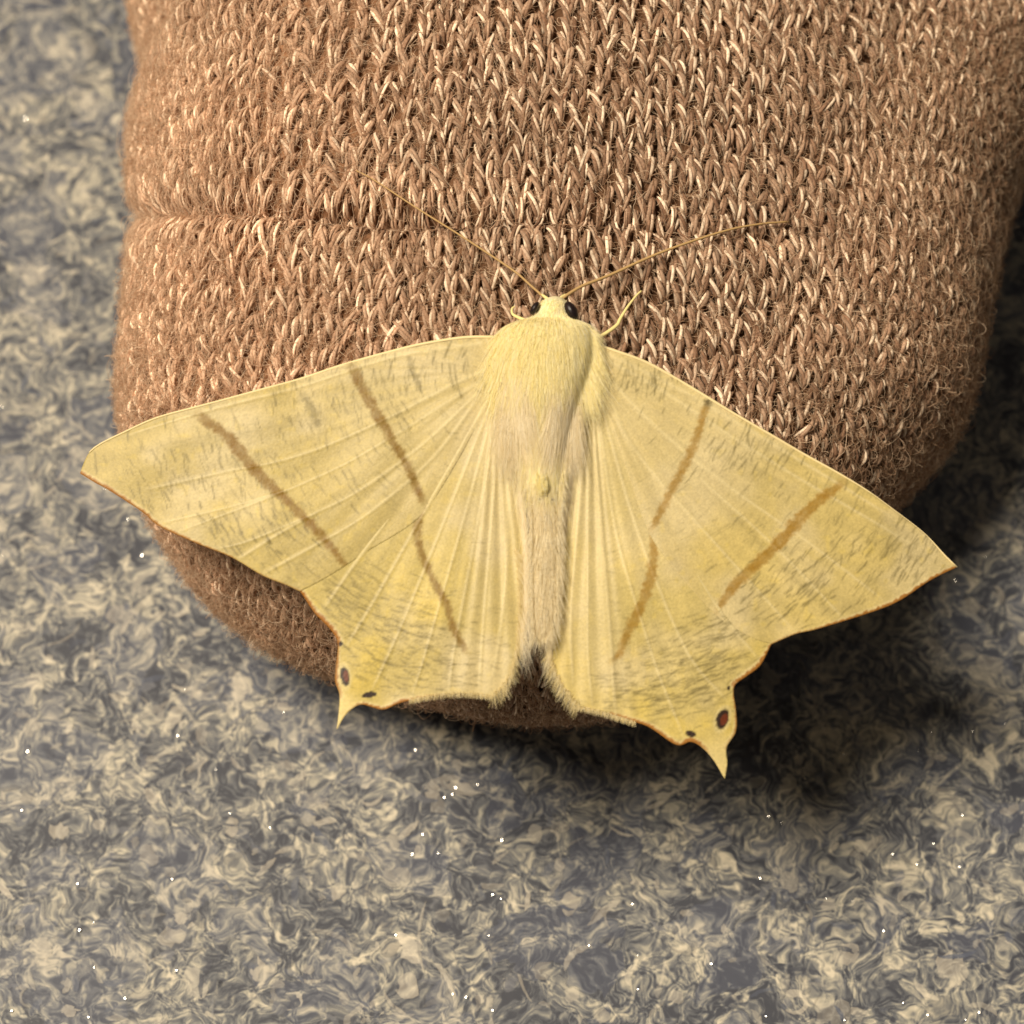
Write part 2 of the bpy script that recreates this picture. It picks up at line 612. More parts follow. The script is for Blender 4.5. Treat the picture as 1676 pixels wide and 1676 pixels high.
# stitches: every stitch is two legs of two-ply yarn
WA, CO = 1.28, 1.0
gi = np.arange(-40, 45)
gj = np.arange(-36, 62)
si, sj = np.meshgrid(gi, gj, indexing='ij')
si = si.ravel().astype(float)
sj = sj.ravel().astype(float)
u0 = si * WA + 1.0 * (fbm(si * 0.07 + 3, sj * 0.07, 31, 2) - 0.5) * WA * 2 + 0.7 * (vnoise(si * 0.31, sj * 0.31, 33) - 0.5)
v0 = sj * CO + 0.8 * (vnoise(si * 0.27 + 4, sj * 0.27, 35) - 0.5) + 1.3 * (fbm(si * 0.06, sj * 0.06 + 9, 41, 2) - 0.5) * 2 - 0.035 * u0
u0 += 0.05 * v0
Pc, Nc = on_sock(u0, v0, np.zeros_like(u0))
fi = np.clip(np.round((u0 - GU[0]) / 0.4).astype(int), 0, nu - 1)
fj = np.clip(np.round((v0 - GV[0]) / 0.4).astype(int), 0, nv - 1)
inb = (u0 > GU[0] + 2) & (u0 < GU[-1] - 2) & (v0 > GV[0] + 2) & (v0 < GV[-1] - 2)
keep = inb & (TH[fi, fj] < math.radians(125)) & (Pc[:, 1] < 61)
pxs = to_px(Pc)
u0, v0, Pc, Nc, pxs = u0[keep], v0[keep], Pc[keep], Nc[keep], pxs[keep]
si, sj = si[keep], sj[keep]
NS = len(u0)
K, SIDES = 8, 5
tk = np.linspace(0, 1, K)
leg = np.stack([np.interp(tk, [0, .2, .5, .8, 1], [.05, .10, .22, .36, .33]),
                np.interp(tk, [0, .2, .5, .8, 1], [-.42, -.12, .40, .92, 1.18]),
                np.interp(tk, [0, .2, .5, .8, 1], [-.10, .28, .44, .34, -.02])], -1)
feltLitL = 1 / (1 + np.exp((pxs[:, 0] - 620) / 130))          # left of the sock: more felted, and its colour brightened as if lit
felt = np.clip(feltLitL + 0.5 * fbm(u0 * 0.12, v0 * 0.12, 61, 2) * (pxs[:, 0] > 1250), 0, 1)
light = np.array([0.88, 0.71, 0.54])
brown = np.array([0.225, 0.122, 0.072])
mid = np.array([0.47, 0.305, 0.205])
crease = np.exp(-((pxs[:, 1] - 352 - 0.035 * (pxs[:, 0] - 230)) / 24) ** 2) / (1 + np.exp((pxs[:, 0] - 1000) / 90)) + .7 * np.exp(-((pxs[:, 1] - 232) / 24) ** 2) / (1 + np.exp(-(pxs[:, 0] - 800) / 60))
rowtone = 0.80 + 0.40 * fbm(si * 0.05 + 5, sj * 0.33, 71, 3)       # the yarn's colour drifts from course to course
verts, cols = [], []
for s in (-1, 1):
    jit = 1.0 + 0.8 * felt
    dx = rng.normal(0, .085, NS) * jit
    dy = rng.normal(0, .14, NS) * jit
    tilt = rng.normal(0, .16, NS) * jit + 0.30 * feltLitL
    sc = 1 + rng.normal(0, .10, NS)
    cx = s * (leg[None, :, 0] * sc[:, None] + dx[:, None]) * WA + tilt[:, None] * (leg[None, :, 1] - .4)
    cy = leg[None, :, 1] * CO * (1 + rng.normal(0, .06, NS))[:, None] + dy[:, None]
    cw = leg[None, :, 2] * (1 + rng.normal(0, .18, NS))[:, None] + rng.normal(0, .04, NS)[:, None]
    tx = np.gradient(cx, axis=1)
    ty = np.gradient(cy, axis=1)
    L = np.sqrt(tx ** 2 + ty ** 2) + 1e-9
    n1x, n1y = ty / L, -tx / L
    ph0 = rng.uniform(0, 2 * math.pi, NS)
    for ply in (0, 1, 2):
        ph = ph0[:, None] + ply * 2 * math.pi / 3 + tk[None] * 3.4
        off = 0.125
        ox, ow = off * np.cos(ph), off * np.sin(ph)
        r0 = (0.100, 0.115, 0.115)[ply] * (1 + rng.normal(0, .10, NS))[:, None] * (0.8 + 0.35 * np.sin(math.pi * tk))[None] * (1 - .33 * crease)[:, None]
        an = np.linspace(0, 2 * math.pi, SIDES, endpoint=False)
        ax = ox[..., None] + r0[..., None] * np.cos(an)
        aw = ow[..., None] + r0[..., None] * np.sin(an)
        U = u0[:, None, None] + cx[..., None] + n1x[..., None] * ax
        V_ = v0[:, None, None] + cy[..., None] + n1y[..., None] * ax
        H = cw[..., None] + aw + 0.05
        verts.append(np.stack([U, V_, H], -1))
        c = (light, brown, mid * .8)[ply]
        m = np.clip(rng.normal(0.12 if ply == 0 else 0.12, 0.32, NS), 0, 0.9)
        cc = c[None] + (mid - c)[None] * np.clip(m + 0.45 * felt, 0, 1)[:, None]
        cc = cc * (1 + rng.normal(0, .10, NS))[:, None] * (1 + .42 * feltLitL)[:, None] * rowtone[:, None]  # yarn lightened on the left, light painted into its colour
        cols.append(np.broadcast_to(cc[:, None, None], (NS, K, SIDES, 3)))
ST = np.stack(verts, 1)                                     # stitch, strand, ring, side, (u, v, h)
SC = np.stack(cols, 1)
Pst, _ = on_sock(ST[..., 0], ST[..., 1], ST[..., 2])
strand = []
for i in range(K - 1):
    for j in range(SIDES):
        j2 = (j + 1) % SIDES
        strand.append((i * SIDES + j, i * SIDES + j2, (i + 1) * SIDES + j2, (i + 1) * SIDES + j))
strand = np.array(strand)
onef = np.vstack([strand + k * K * SIDES for k in range(6)])
per = 6 * K * SIDES
# the 300 that read clearest are parts of their own
rank = np.hypot((pxs[:, 0] - 1130) / 1.5, pxs[:, 1] - 330)
order = np.argsort(rank)
clear = np.zeros(NS, bool)
clear[order[:300]] = True
for q in order[:300]:
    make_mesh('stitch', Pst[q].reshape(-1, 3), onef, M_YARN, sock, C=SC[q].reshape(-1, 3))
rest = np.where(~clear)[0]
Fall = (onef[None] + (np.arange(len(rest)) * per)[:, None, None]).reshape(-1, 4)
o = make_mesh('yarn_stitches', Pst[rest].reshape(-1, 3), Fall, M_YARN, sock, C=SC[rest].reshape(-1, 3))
o['kind'] = 'stuff'

# loose wool fibres
NF = 80000
fu = rng.uniform(-46, 50, NF * 3)
fv2 = rng.uniform(-32, 52, NF * 3)
i0 = np.clip(np.round((fu - GU[0]) / 0.4).astype(int), 0, nu - 1)
j0 = np.clip(np.round((fv2 - GV[0]) / 0.4).astype(int), 0, nv - 1)
g = (TH[i0, j0] < math.radians(115))
Pf, _ = on_sock(fu, fv2, np.zeros_like(fu))
ppx = to_px(Pf)
crz = np.exp(-((ppx[:, 1] - 352 - 0.035 * (ppx[:, 0] - 230)) / 22) ** 2) / (1 + np.exp((ppx[:, 0] - 1000) / 90))
dens = 0.34 + 0.60 / (1 + np.exp((ppx[:, 0] - 600) / 130)) + 0.35 / (1 + np.exp(-(ppx[:, 0] - 1330) / 60)) + 0.15 * (TH[i0, j0] > 0.3)
dens *= 1 - .85 * crz
g &= rng.random(len(fu)) < dens
g &= (ppx[:, 0] > -60) & (ppx[:, 0] < 1740) & (ppx[:, 1] > -60)
fu, fv2 = fu[g][:NF], fv2[g][:NF]
n = len(fu)
KF = 6
L = rng.gamma(3.0, 0.42, n)
ang = rng.uniform(0, 2 * math.pi, n)
curl = rng.normal(0, 1.3, n)
rise = np.abs(rng.normal(0.15, 0.28, n))
P = np.empty((n, KF, 3))
cu_, cv_ = fu.copy(), fv2.copy()
h = np.full(n, 0.15) + rng.random(n) * 0.3
for k in range(KF):
    P[:, k], _ = on_sock(cu_, cv_, h)
    an = ang + curl * k / (KF - 1) + rng.normal(0, .25, n)
    cu_ = cu_ + np.cos(an) * L / (KF - 1)
    cv_ = cv_ + np.sin(an) * L / (KF - 1)
    h = 0.2 + (0.25 + rise) * np.sin(math.pi * min(1, (k + 1.6) / KF * 0.9)) + rng.random(n) * 0.06
R = np.broadcast_to(rng.uniform(.006, .020, n)[:, None], (n, KF)) * np.linspace(1, .5, KF)[None]
fpx = to_px(P[:, 0])[:, 0]
pale = rng.random(n) < 1 / (1 + np.exp((fpx - 600) / 120))          # paler fibres to the left: lamp-side brightness put into the colour
for sel, mt in ((pale, M_FUZZ_LIT), (~pale, M_FUZZ)):
    o = make_hair('wool_fuzz', P[sel], R[sel], mt, sock)
    o['kind'] = 'stuff'

# ------------------------------------------------------------------ moth
moth = bpy.data.objects.new('moth', None)
col.objects.link(moth)
moth['label'] = 'pale yellow swallow-tailed moth with spread wings clinging to the brown knit sock'
moth['category'] = 'moth'


def zmoth(x, y):
    """the sheet in which the wings lie"""
    return ZM + 0.28 * y - 0.0040 * x ** 2


def wing_surface(px, h):
    """pixel of the flat wing pattern -> place; h = height above the sheet"""
    P = to_surface(px, zmoth)
    s = np.array([0, -0.27, 0.963])
    return P + s * np.asarray(h)[..., None]


def line_field(P, pts, width, n=60):
    w_ = np.asarray(width, float)
    pl = spline(pts, n)
    _, d, t = nearest(P, pl, closed=False)
    ww = np.interp(t, np.linspace(0, 1, len(np.atleast_1d(w_))), np.atleast_1d(w_))
    return d, t, ww


def smooth(x):
    x = np.clip(x, 0, 1)
    return x * x * (3 - 2 * x)


YEL = np.array([0.70, 0.555, 0.235])
PALE = np.array([0.74, 0.635, 0.375])
GOLD = np.array([0.78, 0.605, 0.11])
OCHRE = np.array([0.28, 0.158, 0.020])
OLIVE = np.array([0.16, 0.125, 0.045])
CREAM = np.array([0.86, 0.75, 0.43])
ORANGE = np.array([0.40, 0.165, 0.025])
DARK = np.array([0.035, 0.018, 0.012])
RED = np.array([0.16, 0.035, 0.012])


def mixc(C, c, f):
    return C + (np.asarray(c)[None] - C) * np.clip(f, 0, 1)[:, None]


def build_wing(name, label, outline, base, lift, tone, bands, veins, edge_orange, spots=(), dash_zones=(), pleats=None, tail=None, step=2.2, seed=1, gold=.4, settle=None):
    r = np.random.default_rng(seed)
    poly = []
    for part, sharp_n in outline:
        poly.append(spline(part, sharp_n)[:-1])
    poly = np.vstack(poly)
    # a slightly irregular margin
    x0, y0 = poly.min(0) - 4
    x1, y1 = poly.max(0) + 4
    gx = np.arange(x0, x1, step)
    gy = np.arange(y0, y1, step)
    X, Y = np.meshgrid(gx, gy, indexing='ij')
    cc = np.stack([(X[:-1, :-1] + step / 2).ravel(), (Y[:-1, :-1] + step / 2).ravel()], -1)
    okc = inside(cc, poly).reshape(len(gx) - 1, len(gy) - 1)
    id_ = np.arange(X.size).reshape(X.shape)
    Fq = np.stack([id_[:-1, :-1][okc], id_[1:, :-1][okc], id_[1:, 1:][okc], id_[:-1, 1:][okc]], -1)[:, ::-1]
    us = np.unique(Fq)
    rm = np.full(X.size, -1)
    rm[us] = np.arange(len(us))
    Fq = rm[Fq]
    P2 = np.stack([X.ravel()[us], Y.ravel()[us]], -1)
    E = np.sort(np.vstack([Fq[:, [0, 1]], Fq[:, [1, 2]], Fq[:, [2, 3]], Fq[:, [3, 0]]]), axis=1)
    key = E[:, 0].astype(np.int64) * len(us) + E[:, 1]
    ku, ct = np.unique(key, return_counts=True)
    be = np.stack([ku[ct == 1] // len(us), ku[ct == 1] % len(us)], -1)
    bv = np.unique(be)
    P2[bv], _, _ = nearest(P2[bv], poly)
    _, dE, _ = nearest(P2, poly)
    n = len(P2)
    x, y = P2[:, 0], P2[:, 1]
    rad = P2 - base
    rr = np.linalg.norm(rad, axis=1)
    an = np.arctan2(rad[:, 1], rad[:, 0])
    # colour of the scales
    C = np.tile(tone, (n, 1)).astype(float)
    C = mixc(C, PALE, 0.65 * smooth((fbm(x * .010, y * .010, 91, 3) - .42) * 3.2))
    C = mixc(C, GOLD, gold * smooth((fbm(x * .010 + 9, y * .010, 95, 4) - .40) * 2.6) * (.25 + .75 * smooth((y - 860) / 180)))
    C *= (0.84 + 0.30 * fbm(an * 34, rr * .006, seed + 5, 4))[:, None] * (0.90 + 0.20 * fbm(x * .11, y * .11, seed + 6, 3))[:, None]  # radial streaks paint a satin sheen into the colour, plus fine mottling
    C = mixc(C, GOLD * 1.1, .22 * smooth((vnoise(x * .085, y * .085, seed + 17) - .75) * 5))
    H = np.zeros(n)
    Hlow = 0.45 * (fbm(x * .008, y * .008, 77, 2) - .5)
    Hlow = Hlow + 0.13 * (fbm(an * 11, rr * .004, 515, 2) - .5) * smooth(rr / 90)
    if pleats:
        for (amp, freq, a0, a1) in pleats:
            m = smooth((an - a0) / .10) * smooth((a1 - an) / .10) * smooth(rr / 120)
            ph = fbm(an * 6, rr * 0.002, seed + 2, 2) * 3
            H += amp * m * np.sin(an * freq + ph)
            C = mixc(C, PALE, m * 0.35)
    C = mixc(C, PALE * 1.04, .45 * (1 - smooth((rr - 90) / 330)))
    # raised pale veins
    for pts, wd in veins:
        d, t, ww = line_field(P2, pts, wd)
        f = np.exp(-(d / (ww * 0.8)) ** 2) * smooth((1 - t) * 8 + .3)
        C = mixc(C, CREAM, 0.55 * f)
        H += 0.04 * f
    # fine dark ripples across the veins
    for (x_, y_, rx, ry, cnt, dark) in dash_zones:
        for _ in range(int(cnt * 1.7)):
            c0 = np.array([x_, y_]) + r.normal(0, 1.15, 2) * (rx, ry)
            v = c0 - base
            o_ = math.atan2(v[1], v[0]) + math.pi / 2 + r.normal(0, .16)
            ln = r.gamma(2.5, 5.0) + 5
            wd = r.uniform(0.9, 1.9)
            loc = np.where((np.abs(x - c0[0]) < ln + 6) & (np.abs(y - c0[1]) < ln + 6))[0]
            if len(loc) == 0:
                continue
            e = np.array([math.cos(o_), math.sin(o_)])
            q = P2[loc] - c0
            s_ = q @ e
            k_ = q @ np.array([-e[1], e[0]]) + 0.9 * np.sin(s_ * .15 + r.random() * 6)
            f = np.exp(-(k_ / wd) ** 2) * smooth((ln / 2 - np.abs(s_)) / 5 + .5)
            C[loc] = mixc(C[loc], OLIVE, dark * r.uniform(.3, 1) * f)
    # cross bands
    for pts, wd, colr, st in bands:
        d, t, ww = line_field(P2, pts, wd)
        ww = ww * (0.70 + 0.40 * vnoise(t * 40, t * 0, seed + 9) + .40 * vnoise(x * .20, y * .20, seed + 10))
        f = smooth((ww * .9 - d + 5 * (vnoise(x * .33, y * .33, seed + 20) - .5)) / 8.0 + .5) * smooth((1 - t) * 9 + .35) * smooth(t * 12 + .45)
        f = f * (0.62 + 0.55 * fbm(x * .12, y * .12, seed + 12, 3)) * st
        C = mixc(C, colr, f)
    # margin
    for pts, wd, sat in edge_orange:
        d, t, ww = line_field(P2, pts, wd)
        rag = 1.5 * ww * (.75 + .6 * vnoise(t * 60, t * 0 + 3, seed + 13))
        C = mixc(C, CREAM, 0.55 * smooth((ww * 3.2 - d) / 6) * smooth(d / 3))
        C = mixc(C, ORANGE, sat * smooth((rag - d) / 2.5 + .5))
    if tail is not None:
        (tx_, ty_, tr_) = tail
        C = mixc(C, CREAM * [1, .97, .8], .7 * smooth(1.6 - np.hypot(x - tx_, y - ty_) / tr_))
    for (ex, ey, ra, rb, rot, kind) in spots:
        c_, s_ = math.cos(rot), math.sin(rot)
        qx = (x - ex) * c_ + (y - ey) * s_
        qy = -(x - ex) * s_ + (y - ey) * c_
        rho = np.hypot(qx / ra, qy / rb)
        if kind == 'eye':
            C = mixc(C, CREAM, .35 * smooth((1.6 - rho) * 2.5))
        C = mixc(C, DARK, smooth((1.12 - rho + .25 * (vnoise(x * .3, y * .3, seed + 30) - .5)) * 3.6))
        if kind == 'eye':
            C = mixc(C, RED, smooth((.66 - np.hypot((qx - ra * .25) / ra, qy / rb)) * 6))
    if settle is not None:
        _, dS, _ = nearest(P2, spline(settle, 40), closed=False)
        Hlow = Hlow - 0.115 * (1 - smooth(dS / 80))
    Hh = lift(P2) + Hlow + H * smooth(rr / 90) * smooth(dE / 14 + .25)
    top = wing_surface(P2, Hh)
    bot = wing_surface(P2, Hh - 0.012 - 0.05 * smooth(dE / 25))
    # turn the rim into a wall
    V = np.vstack([top, bot])
    side = []
    dirE = {}
    for qf in (Fq[:, [0, 1]], Fq[:, [1, 2]], Fq[:, [2, 3]], Fq[:, [3, 0]]):
        kk = np.minimum(qf[:, 0], qf[:, 1]).astype(np.int64) * n + np.maximum(qf[:, 0], qf[:, 1])
        m = np.isin(kk, ku[ct == 1])
        side.append(qf[m])
    side = np.vstack(side)
    Fs = np.stack([side[:, 1], side[:, 0], side[:, 0] + n, side[:, 1] + n], -1)
    Fa = np.vstack([Fq, Fq[:, ::-1] + n, Fs])
    o = make_mesh(name, V, Fa, M_WING, moth, C=np.clip(np.vstack([C, C]), 0, 1))
    if label:
        o['label'] = label
    return o, poly


def fringe(parent, pts, n, length, dirs, lift, mat, seed, spread=.25, rad=.014, name='fringe', hdrop=.0):
    """a row of fine hairs standing out from a wing margin"""
    r = np.random.default_rng(seed)
    t = np.sort(r.random(n))
    pl = spline(pts, 200)
    q = np.stack([np.interp(t, np.linspace(0, 1, 200), pl[:, k]) for k in (0, 1)], -1)
    dd = np.stack([np.interp(t, np.linspace(0, 1, len(dirs)), np.array(dirs)[:, k]) for k in (0, 1)], -1)
    dd /= np.linalg.norm(dd, axis=1)[:, None]
    ang_ = r.normal(0, spread, n)
    dd = np.stack([dd[:, 0] * np.cos(ang_) - dd[:, 1] * np.sin(ang_), dd[:, 0] * np.sin(ang_) + dd[:, 1] * np.cos(ang_)], -1)
    ln = length * r.uniform(.55, 1.1, n)
    K_ = 4
    P = np.empty((n, K_, 3))
    start = r.uniform(-.35, .05, n)
    for k in range(K_):
        s = start + (1 - start) * k / (K_ - 1)
        p = q + dd * (ln * s)[:, None]
        P[:, k] = wing_surface(p, lift(p) + 0.45 * (fbm(p[:, 0] * .008, p[:, 1] * .008, 77, 2) - .5) + .02 + .05 * r.random(n) - hdrop * (k / (K_ - 1)) ** 2)
    R = r.uniform(.6, 1.2, n)[:, None] * rad * np.linspace(1, .35, K_)[None]
    o = make_hair(name, P, R, mat, parent)
    o['kind'] = 'stuff'
    return o


BASE = {'L': np.array([812., 610.]), 'R': np.array([968., 612.])}
liftH = lambda P: 0.42 + 0.15 * smooth((np.abs(P[:, 0] - 890)) / 120) - 0.25 * smooth((P[:, 1] - 950) / 250)
liftF = lambda P: liftH(P) + 0.12 + 0.15 * smooth((np.abs(P[:, 0] - 890) - 350) / 200)

# --- left forewing
LF_costa = [(812, 556), (760, 557), (700, 566), (640, 579), (560, 601), (480, 627), (400, 650), (330, 669), (260, 688), (205, 712), (165, 732), (149, 745), (140, 762), (134, 779)]
LF_outer = [(134, 779), (160, 795), (182, 807), (236, 842), (262, 864), (320, 891), (380, 915), (430, 944), (470, 960), (492, 970)]
LF_inner = [(492, 970), (540, 945), (600, 906), (690, 846), (755, 748), (800, 660), (836, 620), (830, 580), (812, 556)]
fwL, _ = build_wing('forewing', 'forewing overhanging the bare floor side of the sock', [(LF_costa, 90), (LF_outer, 60), (LF_inner, 70)], BASE['L'], liftF,
    np.array([0.575, 0.468, 0.180]),  # darker than the right forewing: its dimmer lighting is put into the colour
    [([(326, 684), (372, 717), (416, 770), (470, 822), (520, 872), (571, 934)], [7, 9.5, 9, 8, 7.5, 5.5], OCHRE, 1.0),
     ([(577, 605), (600, 650), (640, 720), (670, 772), (694, 828)], [8, 8.5, 8, 7, 6], OCHRE * .95, .95),
     ([(500, 652), (513, 676), (522, 704)], [6, 7.5, 5], OLIVE, .65),
     ([(670, 588), (678, 614), (690, 642)], [3.5, 5.5, 4], OLIVE, .5)],
    [([(800, 606), (700, 655), (600, 705), (480, 752), (360, 778), (240, 806)], [4, 3, 2.4]),
     ([(800, 620), (690, 690), (580, 755), (460, 810), (350, 852), (290, 876)], [4, 2.8, 2.4]),
     ([(798, 632), (700, 725), (600, 800), (500, 850), (410, 888), (350, 903)], [3.4, 2.6, 2.6]),
     ([(796, 640), (710, 752), (620, 832), (530, 888), (432, 942)], [3.4, 2.6, 3]),
     ([(470, 805), (380, 832), (264, 860)], [2, 2.4, 2.8]), ([(520, 842), (450, 882), (392, 918)], [2, 2.6, 3.4]),
     ([(790, 566), (640, 590), (480, 640), (330, 680), (200, 720)], [5, 3, 2.4])],
    [([(136, 781), (182, 808), (236, 843), (262, 865), (320, 892), (380, 916)], [3.2, 3.4, 3, 2.4, 1.6], .95), ([(380, 916), (430, 944), (492, 970)], [1.4, 1.8], .5)],
    dash_zones=[(690, 612, 60, 26, 46, .6), (560, 660, 70, 34, 40, .55), (430, 700, 60, 40, 30, .5), (260, 760, 55, 36, 26, .6), (350, 810, 60, 45, 60, .65),
                (420, 870, 45, 28, 50, .75), (520, 780, 70, 60, 50, .5), (640, 690, 60, 60, 50, .45), (540, 930, 40, 25, 20, .5)],
    seed=101, settle=LF_inner[:6])

# --- left hindwing
LH_outer = [(470, 950), (492, 970), (515, 1004), (540, 1030), (553, 1052), (551, 1085), (549, 1115), (556, 1138), (555, 1165), (551, 1197)]
LH_bottom = [(551, 1197), (564, 1174), (577, 1161), (592, 1154), (612, 1159), (630, 1162), (660, 1150), (720, 1139), (770, 1137), (806, 1142), (830, 1118)]
LH_in = [(830, 1118), (852, 1062), (865, 980), (864, 880), (853, 780), (840, 690), (840, 630), (800, 622)]
LH_cost = [(800, 622), (755, 700), (670, 800), (560, 890), (470, 950)]
hwL, _ = build_wing('hindwing', 'hindwing whose tail points straight down over the sock toe', [(LH_outer, 90), (LH_bottom, 70), (LH_in, 60), (LH_cost, 50)], BASE['L'], liftH,
    np.array([0.62, 0.505, 0.180]),
    [([(696, 815), (686, 850), (685, 890), (704, 940), (730, 990), (742, 1030), (766, 1072)], [6, 6, 6.5, 7, 7, 6, 4], OCHRE * .95, .9)],
    [([(800, 640), (700, 770), (600, 900), (530, 1000)], [4, 3, 3]), ([(804, 650), (690, 850), (610, 990), (568, 1060)], [3.4, 2.6, 3]),
     ([(806, 660), (730, 850), (660, 1020), (610, 1130)], [3, 2.4, 2.4]), ([(810, 670), (755, 870), (700, 1060), (675, 1140)], [3, 2.2, 2.2]),
     ([(814, 680), (775, 900), (745, 1060), (735, 1136)], [2.6, 2, 2.2]), ([(826, 700), (832, 860), (822, 1010), (808, 1110)], [5, 6, 4, 3]),
     ([(818, 700), (803, 880), (790, 1040), (785, 1130)], [2.6, 2.2, 2.2])],
    [([(476, 955), (492, 970), (515, 1004), (540, 1030), (553, 1052)], [2.6, 3.6, 4], 1), ([(553, 1052), (551, 1085), (549, 1115), (556, 1140)], [2, 3, 3.4], .9),
     ([(566, 1174), (577, 1162), (592, 1155), (612, 1160), (630, 1163), (660, 1151), (720, 1140)], [1.4, 3.2, 3.6, 3, 1.6], .95)],
    spots=[(565, 1108, 7.5, 17, -.12, 'eye'), (605, 1138, 12, 5.2, -.22, 'dark'), (558, 1055, 3, 4.5, 0, 'dark')],
    dash_zones=[(650, 1060, 50, 40, 130, .55), (600, 1010, 40, 40, 60, .5), (740, 1090, 36, 30, 50, .5), (560, 975, 40, 16, 40, .55), (690, 960, 60, 60, 30, .3)],
    pleats=[(.036, 95, 1.15, 1.75)], tail=(556, 1168, 30), seed=202, gold=.8)

# --- right forewing
RF_costa = [(968, 566), (1010, 580), (1060, 598), (1120, 631), (1200, 680), (1300, 738), (1400, 796), (1460, 838), (1510, 876), (1545, 913), (1564, 931)]
RF_outer = [(1564, 931), (1520, 953), (1470, 986), (1420, 1006), (1340, 1031), (1300, 1040), (1262, 1056)]
RF_inner = [(1262, 1056), (1232, 1046), (1176, 1013), (1120, 955), (1064, 880), (1030, 790), (985, 660), (945, 615), (968, 566)]
fwR, _ = build_wing('forewing', 'forewing lying across the shaded side of the sock', [(RF_costa, 90), (RF_outer, 60), (RF_inner, 70)], BASE['R'], liftF,
    np.array([0.665, 0.545, 0.225]),
    [([(1378, 794), (1322, 838), (1262, 903), (1202, 960), (1170, 1008)], [7.5, 9.5, 9.5, 8.5, 4], OCHRE * 1.4, .9),
     ([(1157, 661), (1132, 738), (1092, 818), (1066, 870)], [5, 6.5, 6.5, 5], OCHRE * 1.4, .85), ([(1158, 658), (1157, 668)], [5.5], OLIVE * .6, .8)],
    [([(985, 590), (1080, 640), (1200, 720), (1330, 800), (1500, 900)], [5, 3, 2.4]), ([(985, 610), (1060, 690), (1180, 790), (1320, 890), (1450, 990)], [4, 2.6, 2.2]),
     ([(985, 625), (1040, 740), (1150, 870), (1300, 1036)], [3.4, 2.4, 2.2]), ([(1150, 790), (1270, 900), (1380, 1016)], [2.2, 2.2, 2.2]),
     ([(980, 578), (1120, 645), (1300, 752), (1460, 852)], [5, 4, 2.6])],
    [([(1562, 933), (1520, 954), (1470, 987), (1420, 1007), (1340, 1032)], [2.6, 3.6, 3.4, 2.4], .95), ([(1340, 1032), (1300, 1041), (1264, 1056)], [1.8, 2.2], .7)],
    dash_zones=[(1060, 625, 40, 18, 40, .6), (1230, 735, 50, 22, 46, .6), (1350, 800, 60, 40, 24, .4), (1420, 900, 50, 36, 70, .55), (1310, 970, 50, 26, 80, .65),
                (1480, 910, 30, 22, 30, .5), (1150, 800, 60, 60, 36, .3), (1220, 850, 60, 60, 30, .3)],
    seed=303, settle=RF_inner[:7])

# --- right hindwing
RH_outer = [(1275, 1040), (1262, 1056), (1244, 1090), (1222, 1108), (1203, 1122), (1200, 1138), (1204, 1165), (1204, 1198), (1189, 1224), (1190, 1250), (1186, 1276)]
RH_bottom = [(1186, 1276), (1168, 1246), (1150, 1226), (1130, 1215), (1106, 1220), (1060, 1190), (1020, 1178), (985, 1166), (948, 1158), (918, 1122)]
RH_in = [(918, 1122), (900, 1080), (906, 1010), (913, 920), (924, 820), (938, 720), (944, 640), (985, 630)]
RH_cost = [(985, 630), (1040, 770), (1100, 880), (1190, 985), (1275, 1040)]
hwR, _ = build_wing('hindwing', 'hindwing with its tail over the dark shadow on the floor', [(RH_outer, 90), (RH_bottom, 70), (RH_in, 60), (RH_cost, 50)], BASE['R'], liftH,
    np.array([0.65, 0.535, 0.205]),
    [([(1067, 868), (1069, 900), (1064, 950), (1046, 1000), (1026, 1040), (1014, 1070), (999, 1086)], [5, 7, 8.5, 8, 7, 4], OCHRE * 1.4, .85)],
    [([(985, 640), (1070, 820), (1170, 990), (1240, 1080)], [3.5, 2.6, 2.6]), ([(980, 650), (1040, 860), (1120, 1060), (1190, 1150)], [3, 2.4, 2.4]),
     ([(976, 660), (1010, 880), (1070, 1080), (1120, 1210)], [3, 2.2, 2.2]), ([(970, 670), (988, 900), (1000, 1060), (1008, 1172)], [2.6, 2.6, 3]),
     ([(950, 690), (944, 860), (934, 1010), (938, 1120)], [5, 5, 3, 3]), ([(962, 690), (962, 900), (962, 1060), (970, 1160)], [2.4, 2, 2])],
    [([(1264, 1056), (1244, 1090), (1222, 1108), (1203, 1122)], [2.6, 4, 3.6], .95), ([(1203, 1122), (1201, 1138), (1205, 1165), (1205, 1198), (1190, 1224)], [2, 2, 3, 3.4], .8),
     ([(1176, 1262), (1150, 1226), (1130, 1215), (1106, 1221), (1060, 1190), (1000, 1170)], [1.6, 3.2, 3.6, 3, 2], .95)],
    spots=[(1182, 1178, 10, 17, .35, 'eye'), (1130, 1202, 9.5, 5, .3, 'dark'), (1192, 1128, 2.6, 4.5, 0, 'dark')],
    dash_zones=[(1110, 1120, 55, 34, 130, .55), (1160, 1080, 36, 30, 50, .5), (1040, 1140, 36, 20, 50, .45), (1190, 1030, 40, 16, 40, .5), (1060, 1000, 40, 50, 24, .3)],
    pleats=[(.036, 95, 1.4, 2.0)], tail=(1186, 1244, 34), seed=404, gold=.75)

# thick leading edges of the forewings
for par, pts in ((fwL, LF_costa[:-2]), (fwR, RF_costa)):
    q = spline(pts, 60)
    P = wing_surface(q, liftF(q) + 0.45 * (fbm(q[:, 0] * .008, q[:, 1] * .008, 77, 2) - .5) - .03)
    make_tube('leading_edge', P, np.linspace(.10, .05, 60), plain('costa_cream', (0.80, 0.66, 0.36), .5, .3), par)

